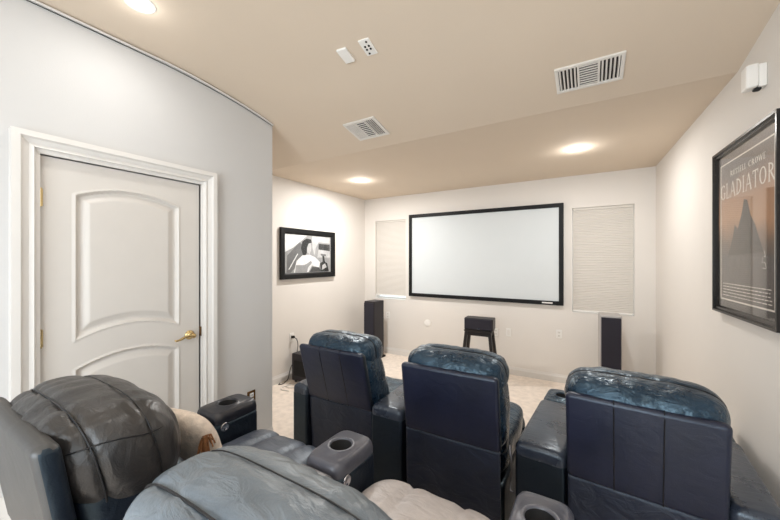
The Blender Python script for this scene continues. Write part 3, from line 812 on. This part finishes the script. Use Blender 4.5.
        if sx in S.get('buttons', ()):
            xi = x1-.004 if sx < 0 else x0+.004
            bm = bmesh.new(); q = 1 if sx < 0 else -1
            lathe(bm, [(0, 0), (.024, 0), (.024, q*.006), (.018, q*.008), (.015, q*.005), (0, q*.005)], (xi, .86, .565), 'x', 24)
            finish('recline_button', bm, M['chrome'], a, smooth=True)
    return R

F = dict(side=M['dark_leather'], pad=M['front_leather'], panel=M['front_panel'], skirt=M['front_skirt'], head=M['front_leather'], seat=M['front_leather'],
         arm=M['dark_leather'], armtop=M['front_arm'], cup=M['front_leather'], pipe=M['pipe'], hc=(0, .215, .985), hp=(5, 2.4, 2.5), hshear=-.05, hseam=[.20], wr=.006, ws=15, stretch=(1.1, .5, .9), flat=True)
hw = .285
recliner((-1.545, 1.70, 0), math.radians(1), 'front row navy leather recliner at left with two dark seams down its back', hw,
         {-1: .15, 1: .235}, dict(F, lean=.27, seed=1, seams=(-.085, .095), hh=(.288, .165, .115)), 'front row recliners')
mid = recliner((-.69, 1.71, 0), math.radians(1), 'front row armless navy leather recliner in the middle with a plain unseamed back', hw,
         {}, dict(F, seed=2, seams=(), hh=(.30, .168, .115), wide=.015), 'front row recliners')
bm = bmesh.new()
tube(bm, [(.325, .13, .64), (.335, .12, .56), (.335, .135, .50), (.325, .15, .44), (.33, .13, .40), (.345, .12, .405)], .006, 8)
finish('recline_lever', bm, M['steel'], mid, smooth=True)
recliner((.176, 1.69, 0), math.radians(-4), 'front row navy leather recliner at right nearest the poster with stitched wide back', .278,
         {-1: .245, 1: .17}, dict(F, seed=3, seams=(-.09, .08), hh=(.300, .175, .115)), 'front row recliners')

B = dict(side=M['dark_leather'], pad=M['dark_leather'], panel=M['rear_panel'], skirt=M['rear_leather'], head=M['rear_leather'], seat=M['rear_seat'],
         arm=M['dark_leather'], armtop=M['rear_arm'], cup=M['cup_rear'], pipe=M['pipe'], hc=(0, .225, .895), hp=(3.6, 2.5, 2.5), hshear=-.22, hseam=[.15, .285], wr=.007, ws=11, stretch=(1.9, .5, .8), seams=(), edge=True, tuft=True, wide=-.016, bz=.725)
recliner((-1.39, .20, RIS), 0, 'back row charcoal leather recliner nearest the white door with a beige pillow on it', .285,
         {-1: .22}, dict(B, seed=5, hh=(.30, .175, .17), buttons=(-1,)), 'back row recliners')
recliner((-.54, .20, RIS), 0, 'back row grey leather recliner in the foreground at the bottom, pale worn seat', .30,
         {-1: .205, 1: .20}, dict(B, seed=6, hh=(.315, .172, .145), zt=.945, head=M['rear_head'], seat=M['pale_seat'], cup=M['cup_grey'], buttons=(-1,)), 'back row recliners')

# throw pillow on the left back-row seat
pil = empty('throw_pillow', (-1.46, .735, RIS+.53), math.radians(12), 'beige brocade throw pillow with brown tassel lying on the left back row recliner', 'pillow')
bm = puff((0, .02, .155), (.17, .065, .165), (3.2, 2, 3.2), n=26, wr=.006, ws=7, seed=9, shear=-.35)
finish('pillow_body', bm, M['pillow'], pil, smooth=True)
bm = bmesh.new()
for k in range(26):
    a = random.uniform(-1, 1); b = random.uniform(-1, 1)
    tube(bm, [(.14, -.03, .235), (.165+.014*a, -.035+.02*b, .23+.02*a), (.18+.022*a, -.04+.03*b, .20+.02*b)], .003, 5)
finish('tassel', bm, M['fringe'], pil)

# ------------------------------------------------------------------ light
def area(name, loc, rot, size, power, col, size_y=None, shape=None, spread=None):
    L = bpy.data.lights.new(name, 'AREA'); L.energy = power; L.color = col; L.size = size
    if size_y: L.shape = 'RECTANGLE'; L.size_y = size_y
    if shape: L.shape = shape
    if spread: L.spread = spread
    o = bpy.data.objects.new(name, L); COL.objects.link(o); o.location = loc; o.rotation_euler = rot
    return o
def bulb(name, loc, power, col):
    L = bpy.data.lights.new(name, 'POINT'); L.energy = power; L.color = col; L.shadow_soft_size = .035
    o = bpy.data.objects.new(name, L); COL.objects.link(o); o.location = loc
WARM = (1, .985, .96)
for i, p in enumerate(LIGHTS):
    area('downlight_lamp', p+Vector((0, 0, -.02)), (0, 0, 0), .12, (34, 14, 3)[i], WARM, shape='DISK')
    bulb('downlight_bulb', p+Vector((0, 0, -.075)), (2.8, 2.4, .5)[i], WARM)
for p in ((-.4, .75), (-.4, -.9)):
    area('downlight_lamp', (p[0], p[1], ZC-.02), (0, 0, 0), .12, 5, WARM, shape='DISK')
wl = area('window_daylight', TR(Vector((5.8, -.01, 1.675))), (PI/2, 0, PI/2+RA), 1.0, 3, (.80, .90, 1.0), 1.25)  # fill light through the added right-wall window
area('window_daylight', ((WB[0]+WB[1])/2, YB-.01, (WB[2]+WB[3])/2), (-PI/2, 0, PI), 2.1, 55, (.86, .935, 1.0), 1.6)  # main fill, set in the added rear window
W = bpy.data.worlds.new('sky'); SC.world = W; W.use_nodes = True
W.node_tree.nodes['Background'].inputs['Color'].default_value = (.80, .92, 1, 1); W.node_tree.nodes['Background'].inputs['Strength'].default_value = 2.5

# ------------------------------------------------------------------ camera
C = bpy.data.cameras.new('camera'); C.sensor_width = 36; C.lens = 330/780*36; C.clip_start = .02
co = bpy.data.objects.new('camera', C); COL.objects.link(co); co.location = (0, 0, 1.635); co.rotation_euler = (PI/2, 0, math.radians(31.2))
SC.camera = co
SC.view_settings.view_transform = 'Standard'; SC.view_settings.look = 'None'; SC.view_settings.gamma = 1; SC.view_settings.exposure = 0.22
SC.cycles.max_bounces = 8; SC.cycles.diffuse_bounces = 6; SC.cycles.use_denoising = True
SC.cycles.sample_clamp_indirect = 6
